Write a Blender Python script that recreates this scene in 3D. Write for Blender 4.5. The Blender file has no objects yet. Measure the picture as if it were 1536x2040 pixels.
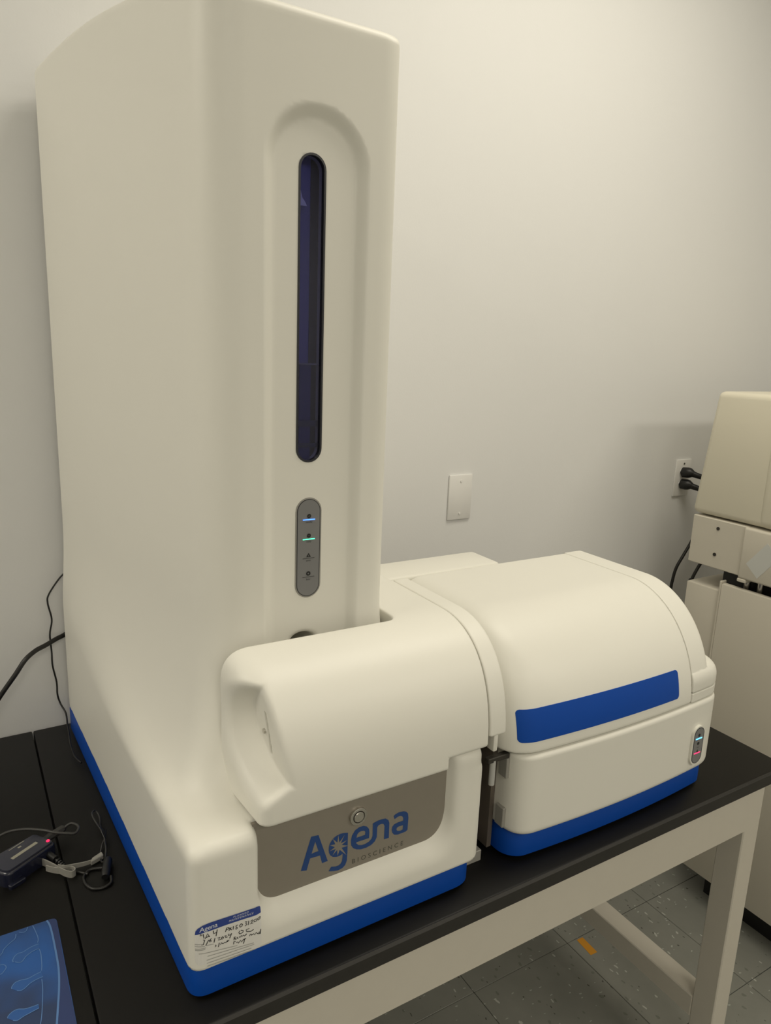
import bpy, bmesh, math, random
import numpy as np
from mathutils import Vector, Matrix
random.seed(7)
scene = bpy.context.scene
COL = scene.collection

# ------------------------------------------------------------------ camera
CAM_LOC = (-1.0374, -1.4143, 1.4877); YAW, PITCH, ROLL, FPX = 0.5461, -0.2215, 0.0382, 1434.46
cd = bpy.data.cameras.new('camera'); cam = bpy.data.objects.new('camera', cd); COL.objects.link(cam)
fw = Vector((math.sin(YAW)*math.cos(PITCH), math.cos(YAW)*math.cos(PITCH), math.sin(PITCH)))
rt = Vector((math.cos(YAW), -math.sin(YAW), 0)); up = rt.cross(fw)
r2 = math.cos(ROLL)*rt + math.sin(ROLL)*up; u2 = -math.sin(ROLL)*rt + math.cos(ROLL)*up
M = Matrix((r2, u2, -fw)).transposed().to_4x4(); M.translation = Vector(CAM_LOC)
cam.matrix_world = M
cd.sensor_fit = 'HORIZONTAL'; cd.sensor_width = 36.0; cd.lens = FPX/1536*36.0; cd.clip_start = 0.02
scene.camera = cam

# ------------------------------------------------------------------ world, lights, exposure
w = bpy.data.worlds.new('world'); scene.world = w; w.use_nodes = True
w.node_tree.nodes['Background'].inputs[0].default_value = (0.02, 0.02, 0.02, 1)
w.node_tree.nodes['Background'].inputs[1].default_value = 1.0
LIGHT_COL = (1.0, 0.93, 0.79)
def area(name, loc, sx, sy, power):
    l = bpy.data.lights.new(name, 'AREA'); l.shape = 'RECTANGLE'; l.size = sx; l.size_y = sy
    l.energy = power; l.color = LIGHT_COL
    o = bpy.data.objects.new(name, l); o.location = loc; COL.objects.link(o); return o
CEIL = 2.75
LAMPS = [('ceiling_or_fill_lamp', (0.15, -0.80, CEIL-0.03), 1.2, 0.6, 15.5),
         ('ceiling_or_fill_lamp', (-2.5, -0.45, CEIL-0.03), 0.6, 0.6, 18),  # fill light added for the tower's left side, not a known fixture
         ('ceiling_or_fill_lamp', (-1.2, -3.0, CEIL-0.03), 1.2, 0.6, 24),
         ('ceiling_or_fill_lamp', (1.2, -3.2, CEIL-0.03), 1.2, 0.6, 30)]
for a in LAMPS: area(*a)
vs = scene.view_settings
vs.view_transform = 'Standard'; vs.look = 'None'; vs.gamma = 1.0; vs.use_curve_mapping = False
vs.exposure = 0.0
scene.render.film_transparent = False
scene.cycles.max_bounces = 10

# ------------------------------------------------------------------ materials
def mat(name, col, rough=0.5, metal=0.0, spec=0.5, noise=0.0, nscale=40.0, bump=0.0, bscale=400.0, coat=0.0):
    m = bpy.data.materials.new(name); m.use_nodes = True
    nt = m.node_tree; b = nt.nodes['Principled BSDF']
    b.inputs['Base Color'].default_value = (*col, 1); b.inputs['Roughness'].default_value = rough
    b.inputs['Metallic'].default_value = metal; b.inputs['Specular IOR Level'].default_value = spec
    b.inputs['Coat Weight'].default_value = coat
    tc = nt.nodes.new('ShaderNodeTexCoord')
    if noise:
        n = nt.nodes.new('ShaderNodeTexNoise'); n.inputs['Scale'].default_value = nscale; n.inputs['Detail'].default_value = 4
        nt.links.new(tc.outputs['Object'], n.inputs['Vector'])
        mx = nt.nodes.new('ShaderNodeMix'); mx.data_type = 'RGBA'
        mx.inputs[6].default_value = (*[c*(1-noise) for c in col], 1); mx.inputs[7].default_value = (*[min(1, c*(1+noise)) for c in col], 1)
        nt.links.new(n.outputs['Fac'], mx.inputs[0]); nt.links.new(mx.outputs[2], b.inputs['Base Color'])
    if bump:
        n2 = nt.nodes.new('ShaderNodeTexNoise'); n2.inputs['Scale'].default_value = bscale; n2.inputs['Detail'].default_value = 3
        nt.links.new(tc.outputs['Object'], n2.inputs['Vector'])
        bp = nt.nodes.new('ShaderNodeBump'); bp.inputs['Strength'].default_value = bump; bp.inputs['Distance'].default_value = 0.001
        nt.links.new(n2.outputs['Fac'], bp.inputs['Height']); nt.links.new(bp.outputs[0], b.inputs['Normal'])
    return m
def emit(name, col, strength):
    m = bpy.data.materials.new(name); m.use_nodes = True
    b = m.node_tree.nodes['Principled BSDF']
    b.inputs['Base Color'].default_value = (*col, 1); b.inputs['Emission Color'].default_value = (*col, 1)
    b.inputs['Emission Strength'].default_value = strength
    return m
M_WALL = mat('wall_paint', (0.80, 0.80, 0.79), 0.75, spec=0.25, noise=0.015, nscale=3, bump=0.12, bscale=250)
M_CEIL = mat('ceiling_paint', (0.8, 0.8, 0.78), 0.9, spec=0.2, noise=0.02)
M_WHITE = mat('white_plastic', (0.80, 0.785, 0.715), 0.42, spec=0.35, noise=0.008, nscale=9, bump=0.02, bscale=1500)
M_BLUE = mat('blue_plastic', (0.002, 0.062, 0.37), 0.45, spec=0.25, noise=0.03, nscale=30)
M_STEEL = mat('brushed_plate', (0.33, 0.30, 0.255), 0.45, metal=0.5, noise=0.03, nscale=60)
M_CHROME = mat('chrome', (0.6, 0.58, 0.54), 0.25, metal=1.0)
M_GREYPANEL = mat('grey_panel', (0.20, 0.20, 0.20), 0.45, noise=0.02)
M_DARKRIM = mat('dark_rim', (0.02, 0.02, 0.025), 0.3)
M_RIM = mat('grey_rim', (0.32, 0.31, 0.28), 0.4)
M_BLACK = mat('black_plastic', (0.008, 0.008, 0.008), 0.45, noise=0.1)
M_DARKMETAL = mat('dark_metal', (0.05, 0.045, 0.038), 0.45, metal=0.4, noise=0.1)
M_INK = mat('black_ink', (0.012, 0.012, 0.012), 0.5)
M_GREYINK = mat('grey_ink', (0.07, 0.068, 0.055), 0.5)
M_FINEINK = mat('fine_print_ink', (0.38, 0.38, 0.36), 0.6)
M_LOGO = mat('logo_blue', (0.012, 0.055, 0.21), 0.4)
M_STICKBLUE = mat('sticker_blue', (0.025, 0.055, 0.27), 0.4)
M_STICKER = mat('sticker_film', (0.76, 0.75, 0.715), 0.35, noise=0.01)
M_STICKWHITE = mat('sticker_white_print', (0.75, 0.77, 0.80), 0.4)
M_TOP = mat('black_epoxy', (0.0045, 0.0042, 0.0038), 0.42, spec=0.22, noise=0.12, nscale=5, bump=0.03, bscale=900)
M_EDGE = mat('worn_edge', (0.026, 0.0245, 0.022), 0.5, spec=0.3, noise=0.15, nscale=120)
M_FRAME = mat('beige_steel', (0.60, 0.565, 0.49), 0.5, spec=0.3, noise=0.02)
M_BEIGE = mat('beige_plastic', (0.72, 0.68, 0.555), 0.5, spec=0.3, noise=0.015, nscale=8, bump=0.05, bscale=900)
M_BEIGE2 = mat('pale_beige_plastic', (0.66, 0.62, 0.53), 0.5, spec=0.3, noise=0.015, nscale=8)
M_CABLE = mat('black_cable', (0.012, 0.011, 0.010), 0.42)
M_GREYCABLE = mat('charcoal_cable', (0.035, 0.034, 0.032), 0.45)
M_PLATE = mat('ivory_plate', (0.82, 0.81, 0.785), 0.4)
M_HUB = mat('navy_gloss', (0.012, 0.014, 0.03), 0.22, spec=0.6)
M_HUBTOP = mat('slate_gloss', (0.030, 0.032, 0.05), 0.3, spec=0.5)
M_STRAP = mat('grey_webbing', (0.30, 0.29, 0.26), 0.85, noise=0.1, nscale=300)
M_LABEL = mat('pale_label', (0.64, 0.65, 0.62), 0.35)
M_HUBLAB = mat('silver_print', (0.32, 0.31, 0.25), 0.5)
M_TAPE = mat('orange_tape', (0.62, 0.27, 0.01), 0.6, noise=0.06, nscale=60)
M_JOINT = mat('floor_joint', (0.04, 0.04, 0.035), 0.8)
M_GAPMETAL = mat('brown_metal', (0.16, 0.135, 0.11), 0.45, metal=0.2, noise=0.08)
M_CLEAR = mat('frosted_vial', (0.45, 0.45, 0.43), 0.25)
E_BLUE = emit('led_blue', (0.06, 0.20, 1.0), 3.0)
E_GREEN = emit('led_green', (0.10, 0.95, 0.50), 1.6)
E_CYAN = emit('led_cyan', (0.10, 0.55, 1.0), 3.0)
E_PINK = emit('led_pink', (1.0, 0.04, 0.16), 1.6)
E_RED = emit('led_red', (1.0, 0.02, 0.10), 1.2)

def glass_mat():
    m = bpy.data.materials.new('tinted_window'); m.use_nodes = True; nt = m.node_tree
    nt.nodes.remove(nt.nodes['Principled BSDF'])
    out = [n for n in nt.nodes if n.type == 'OUTPUT_MATERIAL'][0]
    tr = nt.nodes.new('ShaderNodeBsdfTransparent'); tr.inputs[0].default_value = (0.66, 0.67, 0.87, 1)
    gl = nt.nodes.new('ShaderNodeBsdfGlossy'); gl.inputs['Roughness'].default_value = 0.06
    fr = nt.nodes.new('ShaderNodeFresnel'); fr.inputs[0].default_value = 1.45
    mx = nt.nodes.new('ShaderNodeMixShader')
    nt.links.new(fr.outputs[0], mx.inputs[0]); nt.links.new(tr.outputs[0], mx.inputs[1]); nt.links.new(gl.outputs[0], mx.inputs[2])
    nt.links.new(mx.outputs[0], out.inputs[0]); return m
M_WINDOW = glass_mat()
M_LINER = mat('blue_liner', (0.11, 0.11, 0.27), 0.4, noise=0.05, nscale=30)

def tile_mat():
    m = bpy.data.materials.new('vinyl_tile'); m.use_nodes = True; nt = m.node_tree; b = nt.nodes['Principled BSDF']
    b.inputs['Roughness'].default_value = 0.38; b.inputs['Specular IOR Level'].default_value = 0.4
    geo = nt.nodes.new('ShaderNodeNewGeometry')
    base = nt.nodes.new('ShaderNodeTexNoise'); base.inputs['Scale'].default_value = 14; base.inputs['Detail'].default_value = 5
    nt.links.new(geo.outputs['Position'], base.inputs['Vector'])
    r0 = nt.nodes.new('ShaderNodeValToRGB')
    r0.color_ramp.elements[0].color = (0.20, 0.205, 0.18, 1); r0.color_ramp.elements[1].color = (0.265, 0.265, 0.235, 1)
    nt.links.new(base.outputs['Fac'], r0.inputs[0]); cur = r0.outputs[0]
    for sc, th, colr, st in ((70, 0.17, (0.46, 0.46, 0.42, 1), (1, 0.40, 1)), (95, 0.14, (0.42, 0.43, 0.39, 1), (0.4, 1, 1)), (60, 0.20, (0.17, 0.175, 0.15, 1), (1, .6, 1)), (85, 0.13, (0.07, 0.07, 0.06, 1), (1, .5, 1))):
        mp = nt.nodes.new('ShaderNodeMapping'); mp.inputs['Scale'].default_value = st; mp.inputs['Rotation'].default_value = (0, 0, sc*0.3)
        nz = nt.nodes.new('ShaderNodeTexNoise'); nz.inputs['Scale'].default_value = 30
        nt.links.new(geo.outputs['Position'], nz.inputs['Vector'])
        ad = nt.nodes.new('ShaderNodeVectorMath'); ad.operation = 'MULTIPLY_ADD'; ad.inputs[1].default_value = (0.02, 0.02, 0)
        nt.links.new(nz.outputs['Color'], ad.inputs[0]); nt.links.new(geo.outputs['Position'], ad.inputs[2])
        nt.links.new(ad.outputs[0], mp.inputs['Vector'])
        vo = nt.nodes.new('ShaderNodeTexVoronoi'); vo.inputs['Scale'].default_value = sc
        nt.links.new(mp.outputs[0], vo.inputs['Vector'])
        wn = nt.nodes.new('ShaderNodeSeparateColor'); nt.links.new(vo.outputs['Color'], wn.inputs[0])
        gt = nt.nodes.new('ShaderNodeMath'); gt.operation = 'GREATER_THAN'; gt.inputs[1].default_value = 0.72
        nt.links.new(wn.outputs[0], gt.inputs[0])
        lt = nt.nodes.new('ShaderNodeMath'); lt.operation = 'LESS_THAN'; lt.inputs[1].default_value = th
        nt.links.new(vo.outputs['Distance'], lt.inputs[0])
        mu = nt.nodes.new('ShaderNodeMath'); mu.operation = 'MULTIPLY'
        nt.links.new(gt.outputs[0], mu.inputs[0]); nt.links.new(lt.outputs[0], mu.inputs[1])
        mx = nt.nodes.new('ShaderNodeMix'); mx.data_type = 'RGBA'; mx.inputs[7].default_value = colr
        nt.links.new(mu.outputs[0], mx.inputs[0]); nt.links.new(cur, mx.inputs[6]); cur = mx.outputs[2]
    nt.links.new(cur, b.inputs['Base Color']); return m
M_TILE = tile_mat()

def pad_mat():
    m = bpy.data.materials.new('mouse_mat_print'); m.use_nodes = True; nt = m.node_tree; b = nt.nodes['Principled BSDF']
    b.inputs['Roughness'].default_value = 0.6
    tc = nt.nodes.new('ShaderNodeTexCoord')
    n = nt.nodes.new('ShaderNodeTexNoise'); n.inputs['Scale'].default_value = 11; n.inputs['Detail'].default_value = 2
    nt.links.new(tc.outputs['Object'], n.inputs['Vector'])
    r = nt.nodes.new('ShaderNodeValToRGB')
    r.color_ramp.elements[0].position = 0.36; r.color_ramp.elements[0].color = (0.018, 0.038, 0.105, 1)
    r.color_ramp.elements[1].position = 0.64; r.color_ramp.elements[1].color = (0.014, 0.085, 0.31, 1)
    nt.links.new(n.outputs['Fac'], r.inputs[0]); nt.links.new(r.outputs[0], b.inputs['Base Color']); return m
M_PAD = pad_mat()
M_PADLINE = mat('pad_line_print', (0.085, 0.19, 0.42), 0.6)
M_PADLINE2 = mat('pad_blue_print', (0.018, 0.085, 0.29), 0.6)
M_PADEDGE = mat('pad_border_print', (0.02, 0.038, 0.13), 0.6)

# ------------------------------------------------------------------ object helpers
def tag(o, label=None, cat=None, group=None, kind=None):
    if label: o['label'] = label
    if cat: o['category'] = cat
    if group: o['group'] = group
    if kind: o['kind'] = kind
    return o
def thing(name, loc, label, cat, group=None):
    o = bpy.data.objects.new(name, None); o.location = loc; COL.objects.link(o); o.empty_display_size = 0.05
    return tag(o, label, cat, group)
def link(name, me, m, parent=None, label=None):
    me.materials.clear(); me.materials.append(m)
    o = bpy.data.objects.new(name, me); COL.objects.link(o)
    if parent is not None:
        o.parent = parent
        if parent.parent is None: o.location = -Vector(parent.location)
    if label: o['label'] = label
    return o
def from_bm(name, bm, m, parent=None, label=None, smooth=35):
    bmesh.ops.recalc_face_normals(bm, faces=bm.faces)
    me = bpy.data.meshes.new(name); bm.to_mesh(me); bm.free()
    if smooth:
        me.polygons.foreach_set('use_smooth', [True]*len(me.polygons))
        me.set_sharp_from_angle(angle=math.radians(smooth))
    return link(name, me, m, parent, label)
def add_box(bm, lo, hi, bevel=0.0, seg=2):
    r = bmesh.ops.create_cube(bm, size=1.0)
    for v in r['verts']:
        v.co = Vector([lo[i] + (v.co[i]+0.5)*(hi[i]-lo[i]) for i in range(3)])
    if bevel:
        es = set(e for v in r['verts'] for e in v.link_edges)
        bmesh.ops.bevel(bm, geom=list(es), offset=bevel, segments=seg, affect='EDGES', profile=0.5)
def box(name, lo, hi, m, parent=None, bevel=0.0, seg=2, label=None):
    bm = bmesh.new(); add_box(bm, lo, hi, bevel, seg); return from_bm(name, bm, m, parent, label)
AX = {'x': lambda u, v, a: (a, u, v), 'y': lambda u, v, a: (u, a, v), 'z': lambda u, v, a: (u, v, a)}
def add_prism(bm, pts, axis, a0, a1, bevel=0.0, seg=2, both=False):
    f = AX[axis]; n = len(pts)
    v0 = [bm.verts.new(f(u, v, a0)) for u, v in pts]; v1 = [bm.verts.new(f(u, v, a1)) for u, v in pts]
    b0 = bm.faces.new(v0); b1 = bm.faces.new(v1[::-1])
    for i in range(n): bm.faces.new((v0[i], v1[i], v1[(i+1) % n], v0[(i+1) % n]))
    if bevel:
        es = list(b1.edges) + (list(b0.edges) if both else [])
        bmesh.ops.recalc_face_normals(bm, faces=bm.faces)
        bmesh.ops.bevel(bm, geom=es, offset=bevel, segments=seg, affect='EDGES', profile=0.5)
def prism(name, pts, axis, a0, a1, m, parent=None, bevel=0.0, seg=2, both=False, label=None):
    bm = bmesh.new(); add_prism(bm, pts, axis, a0, a1, bevel, seg, both); return from_bm(name, bm, m, parent, label)
def rounded(pts, rad, seg=6):
    out = []; n = len(pts)
    for i in range(n):
        p = Vector(pts[i]); a = (Vector(pts[i-1])-p); b = (Vector(pts[(i+1) % n])-p)
        r = rad[i] if isinstance(rad, (list, tuple)) else rad
        if r <= 0: out.append(tuple(p)); continue
        ang = a.angle(b); d = min(r/math.tan(ang/2), a.length*.48, b.length*.48)
        s, e = p+a.normalized()*d, p+b.normalized()*d
        for k in range(seg+1):
            t = k/seg; out.append(tuple((1-t)**2*s + 2*t*(1-t)*p + t*t*e))
    return out
def capsule(cx, hw, z0, z1, seg=14):
    out = []
    for k in range(seg+1):
        t = math.pi*k/seg; out.append((cx+hw*math.cos(t), z1-hw+hw*math.sin(t)))
    for k in range(seg+1):
        t = math.pi + math.pi*k/seg; out.append((cx+hw*math.cos(t), z0+hw+hw*math.sin(t)))
    return out
def circle(cu, cv, r, n=24):
    return [(cu+r*math.cos(2*math.pi*k/n), cv+r*math.sin(2*math.pi*k/n)) for k in range(n)]
def spline(pts, sub=6):
    P = [Vector(p) for p in pts]; out = []
    for i in range(len(P)-1):
        p0 = P[max(i-1, 0)]; p1 = P[i]; p2 = P[i+1]; p3 = P[min(i+2, len(P)-1)]
        for k in range(sub):
            t = k/sub
            out.append(0.5*((2*p1)+(p2-p0)*t+(2*p0-5*p1+4*p2-p3)*t*t+(3*p1-p0-3*p2+p3)*t**3))
    out.append(P[-1]); return out
def add_tube(bm, pts, r, n=8, sub=6):
    C = spline(pts, sub) if sub else [Vector(p) for p in pts]
    T = [(C[min(i+1, len(C)-1)]-C[max(i-1, 0)]).normalized() for i in range(len(C))]
    nrm = T[0].orthogonal().normalized(); rings = []
    for i, c in enumerate(C):
        nrm = (nrm - T[i]*nrm.dot(T[i])).normalized(); bn = T[i].cross(nrm)
        rr = r[min(int(i/max(sub, 1)), len(r)-1)] if isinstance(r, (list, tuple)) else r
        rings.append([bm.verts.new(c+rr*(math.cos(2*math.pi*k/n)*nrm+math.sin(2*math.pi*k/n)*bn)) for k in range(n)])
    for a, b in zip(rings, rings[1:]):
        for k in range(n): bm.faces.new((a[k], a[(k+1) % n], b[(k+1) % n], b[k]))
    bm.faces.new(rings[0][::-1]); bm.faces.new(rings[-1])
def tube(name, pts, r, m, parent=None, n=8, sub=6, label=None):
    bm = bmesh.new(); add_tube(bm, pts, r, n, sub); return from_bm(name, bm, m, parent, label, 60)
def add_ribbon(bm, pts, wid, f, sub=0, closed=False):
    """flat printed stroke: pts in 2-D, f maps (u, v) to 3-D"""
    P = [Vector((p[0], p[1], 0)) for p in pts]
    if sub: P = spline(P, sub)
    n = len(P); L = []
    for i in range(n):
        t = (P[min(i+1, n-1)]-P[max(i-1, 0)]); t = t.normalized() if t.length > 1e-9 else Vector((1, 0, 0))
        q = Vector((-t.y, t.x, 0))*wid/2
        ww = wid
        a, b = P[i]+q, P[i]-q
        L.append((bm.verts.new(f(a.x, a.y)), bm.verts.new(f(b.x, b.y))))
    for a, b in zip(L, L[1:]): bm.faces.new((a[0], a[1], b[1], b[0]))
def add_poly(bm, outer, holes, f):
    es = []
    for loop in [outer]+holes:
        vs_ = [bm.verts.new(f(*p)) for p in loop]
        for i in range(len(vs_)): es.append(bm.edges.new((vs_[i], vs_[(i+1) % len(vs_)])))
    bmesh.ops.triangle_fill(bm, use_beauty=True, use_dissolve=False, edges=es)
def flat_bm(name, bm, m, parent=None, face=(0, -1, 0), label=None):
    bm.normal_update(); fv = Vector(face)
    for fc in bm.faces:
        if fc.normal.dot(fv) < 0: fc.normal_flip()
    me = bpy.data.meshes.new(name); bm.to_mesh(me); bm.free(); return link(name, me, m, parent, label)
def text(name, s, size, origin, xd, ud, m, parent=None, spacing=1.0, shear=0.0, align='LEFT', bold=0.0):
    cu = bpy.data.curves.new('t', 'FONT'); cu.body = s; cu.size = size; cu.space_character = spacing; cu.shear = shear
    cu.align_x = align; cu.offset = bold; cu.resolution_u = 3
    to = bpy.data.objects.new('t', cu); COL.objects.link(to)
    dg = bpy.context.evaluated_depsgraph_get(); me = bpy.data.meshes.new_from_object(to.evaluated_get(dg))
    bpy.data.objects.remove(to); bpy.data.curves.remove(cu)
    X, U, O = Vector(xd), Vector(ud), Vector(origin)
    for v in me.vertices: v.co = O + X*v.co.x + U*v.co.y
    me.update(); me.name = name
    return link(name, me, m, parent)

# ------------------------------------------------------------------ moulded shells: signed field -> smooth quad mesh
def smax(a, b, k):
    h = np.maximum(k-np.abs(a-b), 0)/k
    return np.maximum(a, b)+h*h*k*0.25
def smin(a, b, k): return -smax(-a, -b, k)
def shell(name, f, lo, hi, h, m, parent=None, label=None):
    n = [int(math.ceil((hi[i]-lo[i])/h))+1 for i in range(3)]
    ax = [np.float32(lo[i])+np.float32(h)*np.arange(n[i], dtype=np.float32) for i in range(3)]
    Y, Z = ax[1][None, :, None], ax[2][None, None, :]
    s = np.empty(n, dtype=bool)
    for i0 in range(0, n[0], 24):
        X = ax[0][i0:i0+24, None, None]
        s[i0:i0+24] = np.broadcast_to(f(X, Y, Z), (X.shape[0], n[1], n[2])) < 0
    c = np.zeros([d-1 for d in n], dtype=np.int8)
    for dx in (0, 1):
        for dy in (0, 1):
            for dz in (0, 1): c += s[dx:n[0]-1+dx, dy:n[1]-1+dy, dz:n[2]-1+dz]
    act = (c > 0) & (c < 8); idx = np.full(c.shape, -1, dtype=np.int64); ijk = np.argwhere(act)
    idx[act] = np.arange(len(ijk))
    P = (ijk+0.5)*h + np.array(lo)
    def grad(P):
        e = h*0.2; G = np.empty_like(P)
        for d in range(3):
            o = np.zeros(3); o[d] = e
            A, B = P+o, P-o
            G[:, d] = (f(A[:, 0], A[:, 1], A[:, 2])-f(B[:, 0], B[:, 1], B[:, 2]))/(2*e)
        return G
    for it in range(4):
        v = f(P[:, 0], P[:, 1], P[:, 2]); G = grad(P); g2 = np.maximum((G*G).sum(1), 0.05)
        st = G*(v/g2)[:, None]; ln = np.linalg.norm(st, axis=1); st *= np.minimum(1, 0.7*h/np.maximum(ln, 1e-9))[:, None]
        P = P-st
    N = grad(P); N /= np.maximum(np.linalg.norm(N, axis=1), 1e-9)[:, None]
    quads = []
    S = s.astype(np.int8)
    for d in range(3):
        a, b = (d+1) % 3, (d+2) % 3
        sl0 = [slice(None)]*3; sl1 = [slice(None)]*3
        sl0[d] = slice(0, n[d]-1); sl1[d] = slice(1, n[d])
        for q in (a, b): sl0[q] = slice(1, n[q]-1); sl1[q] = slice(1, n[q]-1)
        df = S[tuple(sl1)]-S[tuple(sl0)]
        E = np.argwhere(df != 0)
        if not len(E): continue
        sg = df[df != 0]
        E[:, a] += 1; E[:, b] += 1
        def cell(oa, ob):
            Q = E.copy(); Q[:, a] += oa; Q[:, b] += ob; return idx[Q[:, 0], Q[:, 1], Q[:, 2]]
        q4 = np.stack([cell(-1, -1), cell(0, -1), cell(0, 0), cell(-1, 0)], 1)
        q4[sg > 0] = q4[sg > 0][:, ::-1]
        quads.append(q4)
    F = np.concatenate(quads)
    me = bpy.data.meshes.new(name)
    me.vertices.add(len(P)); me.vertices.foreach_set('co', P.astype(np.float32).ravel())
    me.loops.add(F.size); me.loops.foreach_set('vertex_index', F.astype(np.int32).ravel())
    me.polygons.add(len(F)); me.polygons.foreach_set('loop_start', np.arange(0, F.size, 4, dtype=np.int32))
    me.polygons.foreach_set('use_smooth', np.ones(len(F), dtype=bool))
    me.update(calc_edges=True)
    me.normals_split_custom_set_from_vertices(N.astype(np.float32).tolist())
    return link(name, me, m, parent, label)

# ================================================================== THE ROOM
HT = 0.7514
def setting(name, lo, hi, m, label=None):
    o = box(name, lo, hi, m); o['kind'] = 'structure'
    if label: o['label'] = label
    return o
setting('wall_back', (-3.2, 0, -0.02), (3.2, 0.12, CEIL), M_WALL)
setting('wall_left', (-3.32, -4.7, -0.02), (-3.2, 0.12, CEIL), M_WALL)
setting('wall_right', (3.2, -4.7, -0.02), (3.32, 0.12, CEIL), M_WALL)
setting('wall_front', (-3.32, -4.82, -0.02), (3.32, -4.7, CEIL), M_WALL)
setting('ceiling', (-3.32, -4.82, CEIL), (3.32, 0.12, CEIL+0.1), M_CEIL)
floor = setting('floor', (-3.32, -4.82, -0.06), (3.32, 0.12, -0.0025), M_JOINT)
T = 0.3048; TX, TY = 0.5314, -0.3271
tile_bm = bmesh.new(); add_box(tile_bm, (0.0007, 0.0007, -0.0025), (T-0.0007, T-0.0007, 0.0), 0.0006, 1)
tile0 = from_bm('tile', tile_bm, M_TILE, None); tme = tile0.data; bpy.data.objects.remove(tile0)
for i in range(-12, 9):
    for j in range(-15, 2):
        x0, y0 = TX+i*T, TY+j*T
        if x0 < -3.2 or x0+T > 3.2 or y0 < -4.7 or y0 > -0.001: continue
        t_ = bpy.data.objects.new('tile', tme); COL.objects.link(t_); t_.parent = floor; t_.location = (x0, y0, 0)

# ================================================================== TABLES
def table(name, x0, x1, label, right_leg=None):
    c = ((x0+x1)/2, -0.39, 0); t = thing(name, c, label, 'table')
    box('tabletop', (x0, -0.7660, 0.7276), (x1, -0.006, HT), M_TOP, t, 0.0025, 2)
    prism('front_edging', [(-0.7706, 0.7276), (-0.7706, HT-0.0032), (-0.7674, HT), (-0.7660, HT), (-0.7660, 0.7276)], 'x', x0+0.001, x1-0.001, M_EDGE, t)
    s = 0.049; rl = x1-0.018-s if right_leg is None else right_leg; ll = x0+0.018; yf, yr = -0.7454, -0.085
    for lx in (ll, rl):
        for ly in (yf, yr-s): box('leg', (lx, ly, 0.0), (lx+s, ly+s, 0.7276), M_FRAME, t, 0.002, 1)
        box('stretcher', (lx, yf+s, 0.14), (lx+s, yr-s, 0.19), M_FRAME, t, 0.002, 1)
        box('apron', (lx+0.008, yf+s, 0.6215), (lx+s-0.008, yr-s, 0.7276), M_FRAME, t, 0.001, 1)
    box('apron', (ll+s, -0.7504, 0.6215), (rl, -0.7304, 0.7276), M_FRAME, t, 0.0015, 1)
    box('apron', (ll+s, yr-0.03, 0.6215), (rl, yr-0.01, 0.7276), M_FRAME, t, 0.0015, 1)
    return t
table('lab_table', -0.952, 0.262, 'black topped beige steel lab table carrying the two white machines', 0.1962)
table('lab_table', -2.16, -0.9540, 'black topped lab table at the left edge holding the blue mouse mat')

# ================================================================== ANALYZER (left machine with the tall tower)
an = thing('mass_analyzer', (-0.66, -0.38, HT), 'tall white tower analyzer with blue slit window, brand plate and blue plinth', 'lab machine')
CX = -0.659
def capd(u, z, hw, z0, z1):
    zc = np.clip(z, z0+hw, z1-hw); return np.sqrt(u*u+(z-zc)**2)-hw
def chan_depth(x, z):
    u = x-CX; zc = 1.752-0.067
    a = np.where(z > zc, np.sqrt(u*u+np.maximum(z-zc, 0)**2), np.abs(u))-0.067
    t = np.clip(-a/0.017, 0, 1); t = t*t*(3-2*t)
    return t*0.0105
def front_y(x, z): return -0.62+float(chan_depth(np.array(x), np.array(z)))
def f_housing(x, y, z):
    side = ((-0.890+0.047*(-0.02-y))-x)*0.999
    right = x+0.452; front = -0.745-y; back = y+0.02
    side = side-0.003*np.clip((-y-0.3)/0.4, 0, 1)
    fp = smax(smax(side, front, 0.016), smax(right, back, 0.02), 0.024)
    # tower with a cove that flares into the shoulder
    sl = (x+0.888)*-0.9858+(y+0.045)*-0.168
    fr = -0.62+chan_depth(x, z)-y
    sd = smax(smax(sl, fr, 0.045), smax(x+0.548, y+0.028, 0.02), 0.03)
    ca, cb = 0.068, 0.21; zc = 0.957+cb
    ex, ez = (ca-sd)/ca, (zc-z)/cb
    q = np.maximum(np.sqrt(ex*ex+ez*ez), 1e-4); gq = np.sqrt((ex/ca)**2+(ez/cb)**2)/q
    cove = np.where(z >= zc, sd, np.where(sd >= ca, z-0.957, (1-q)/np.maximum(gq, 1.0)))
    top = z-(1.897-0.057*(np.maximum(-y-0.2, 0)/0.42)**2)
    block = smax(smax(smax(fp, cove, 0.020), top, 0.010), 0.800-z, 0.006)
    # raised arm at the right of the name plate
    arm = smax(smax(smax(front, right, 0.03), smax(-0.521-x, y+0.50, 0.01), 0.012), smax(z-0.972, 0.80-z, 0.01), 0.016)
    f = np.minimum(block, arm)
    # pocket behind the slit window, notch above the hood
    f = np.maximum(f, -np.maximum(capd(x-(-0.6625), z, 0.0155, 1.350, 1.700), y+0.565))
    nt = (np.sqrt(((x+0.668)/0.018)**2+((z-1.112)/0.013)**2)-1)*0.012
    f = smax(f, -np.maximum(nt, y+0.56), 0.006)
    # recess of the name plate with a sloping ledge
    d = np.clip(-0.7295-y, -0.004, 0.03)
    rd = smax(smax(-0.779-x, (x+0.5108-0.5*d)/1.1, 0.006), ((0.850-1.2*d)-z)/1.5, 0.030)
    rc = np.maximum(np.maximum(rd, z-1.25), y+0.7235)
    return smax(f, -rc, 0.009)
shell('housing', f_housing, (-0.905, -0.76, 0.792), (-0.435, -0.005, 1.912), 0.0042, M_WHITE, an)

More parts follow.
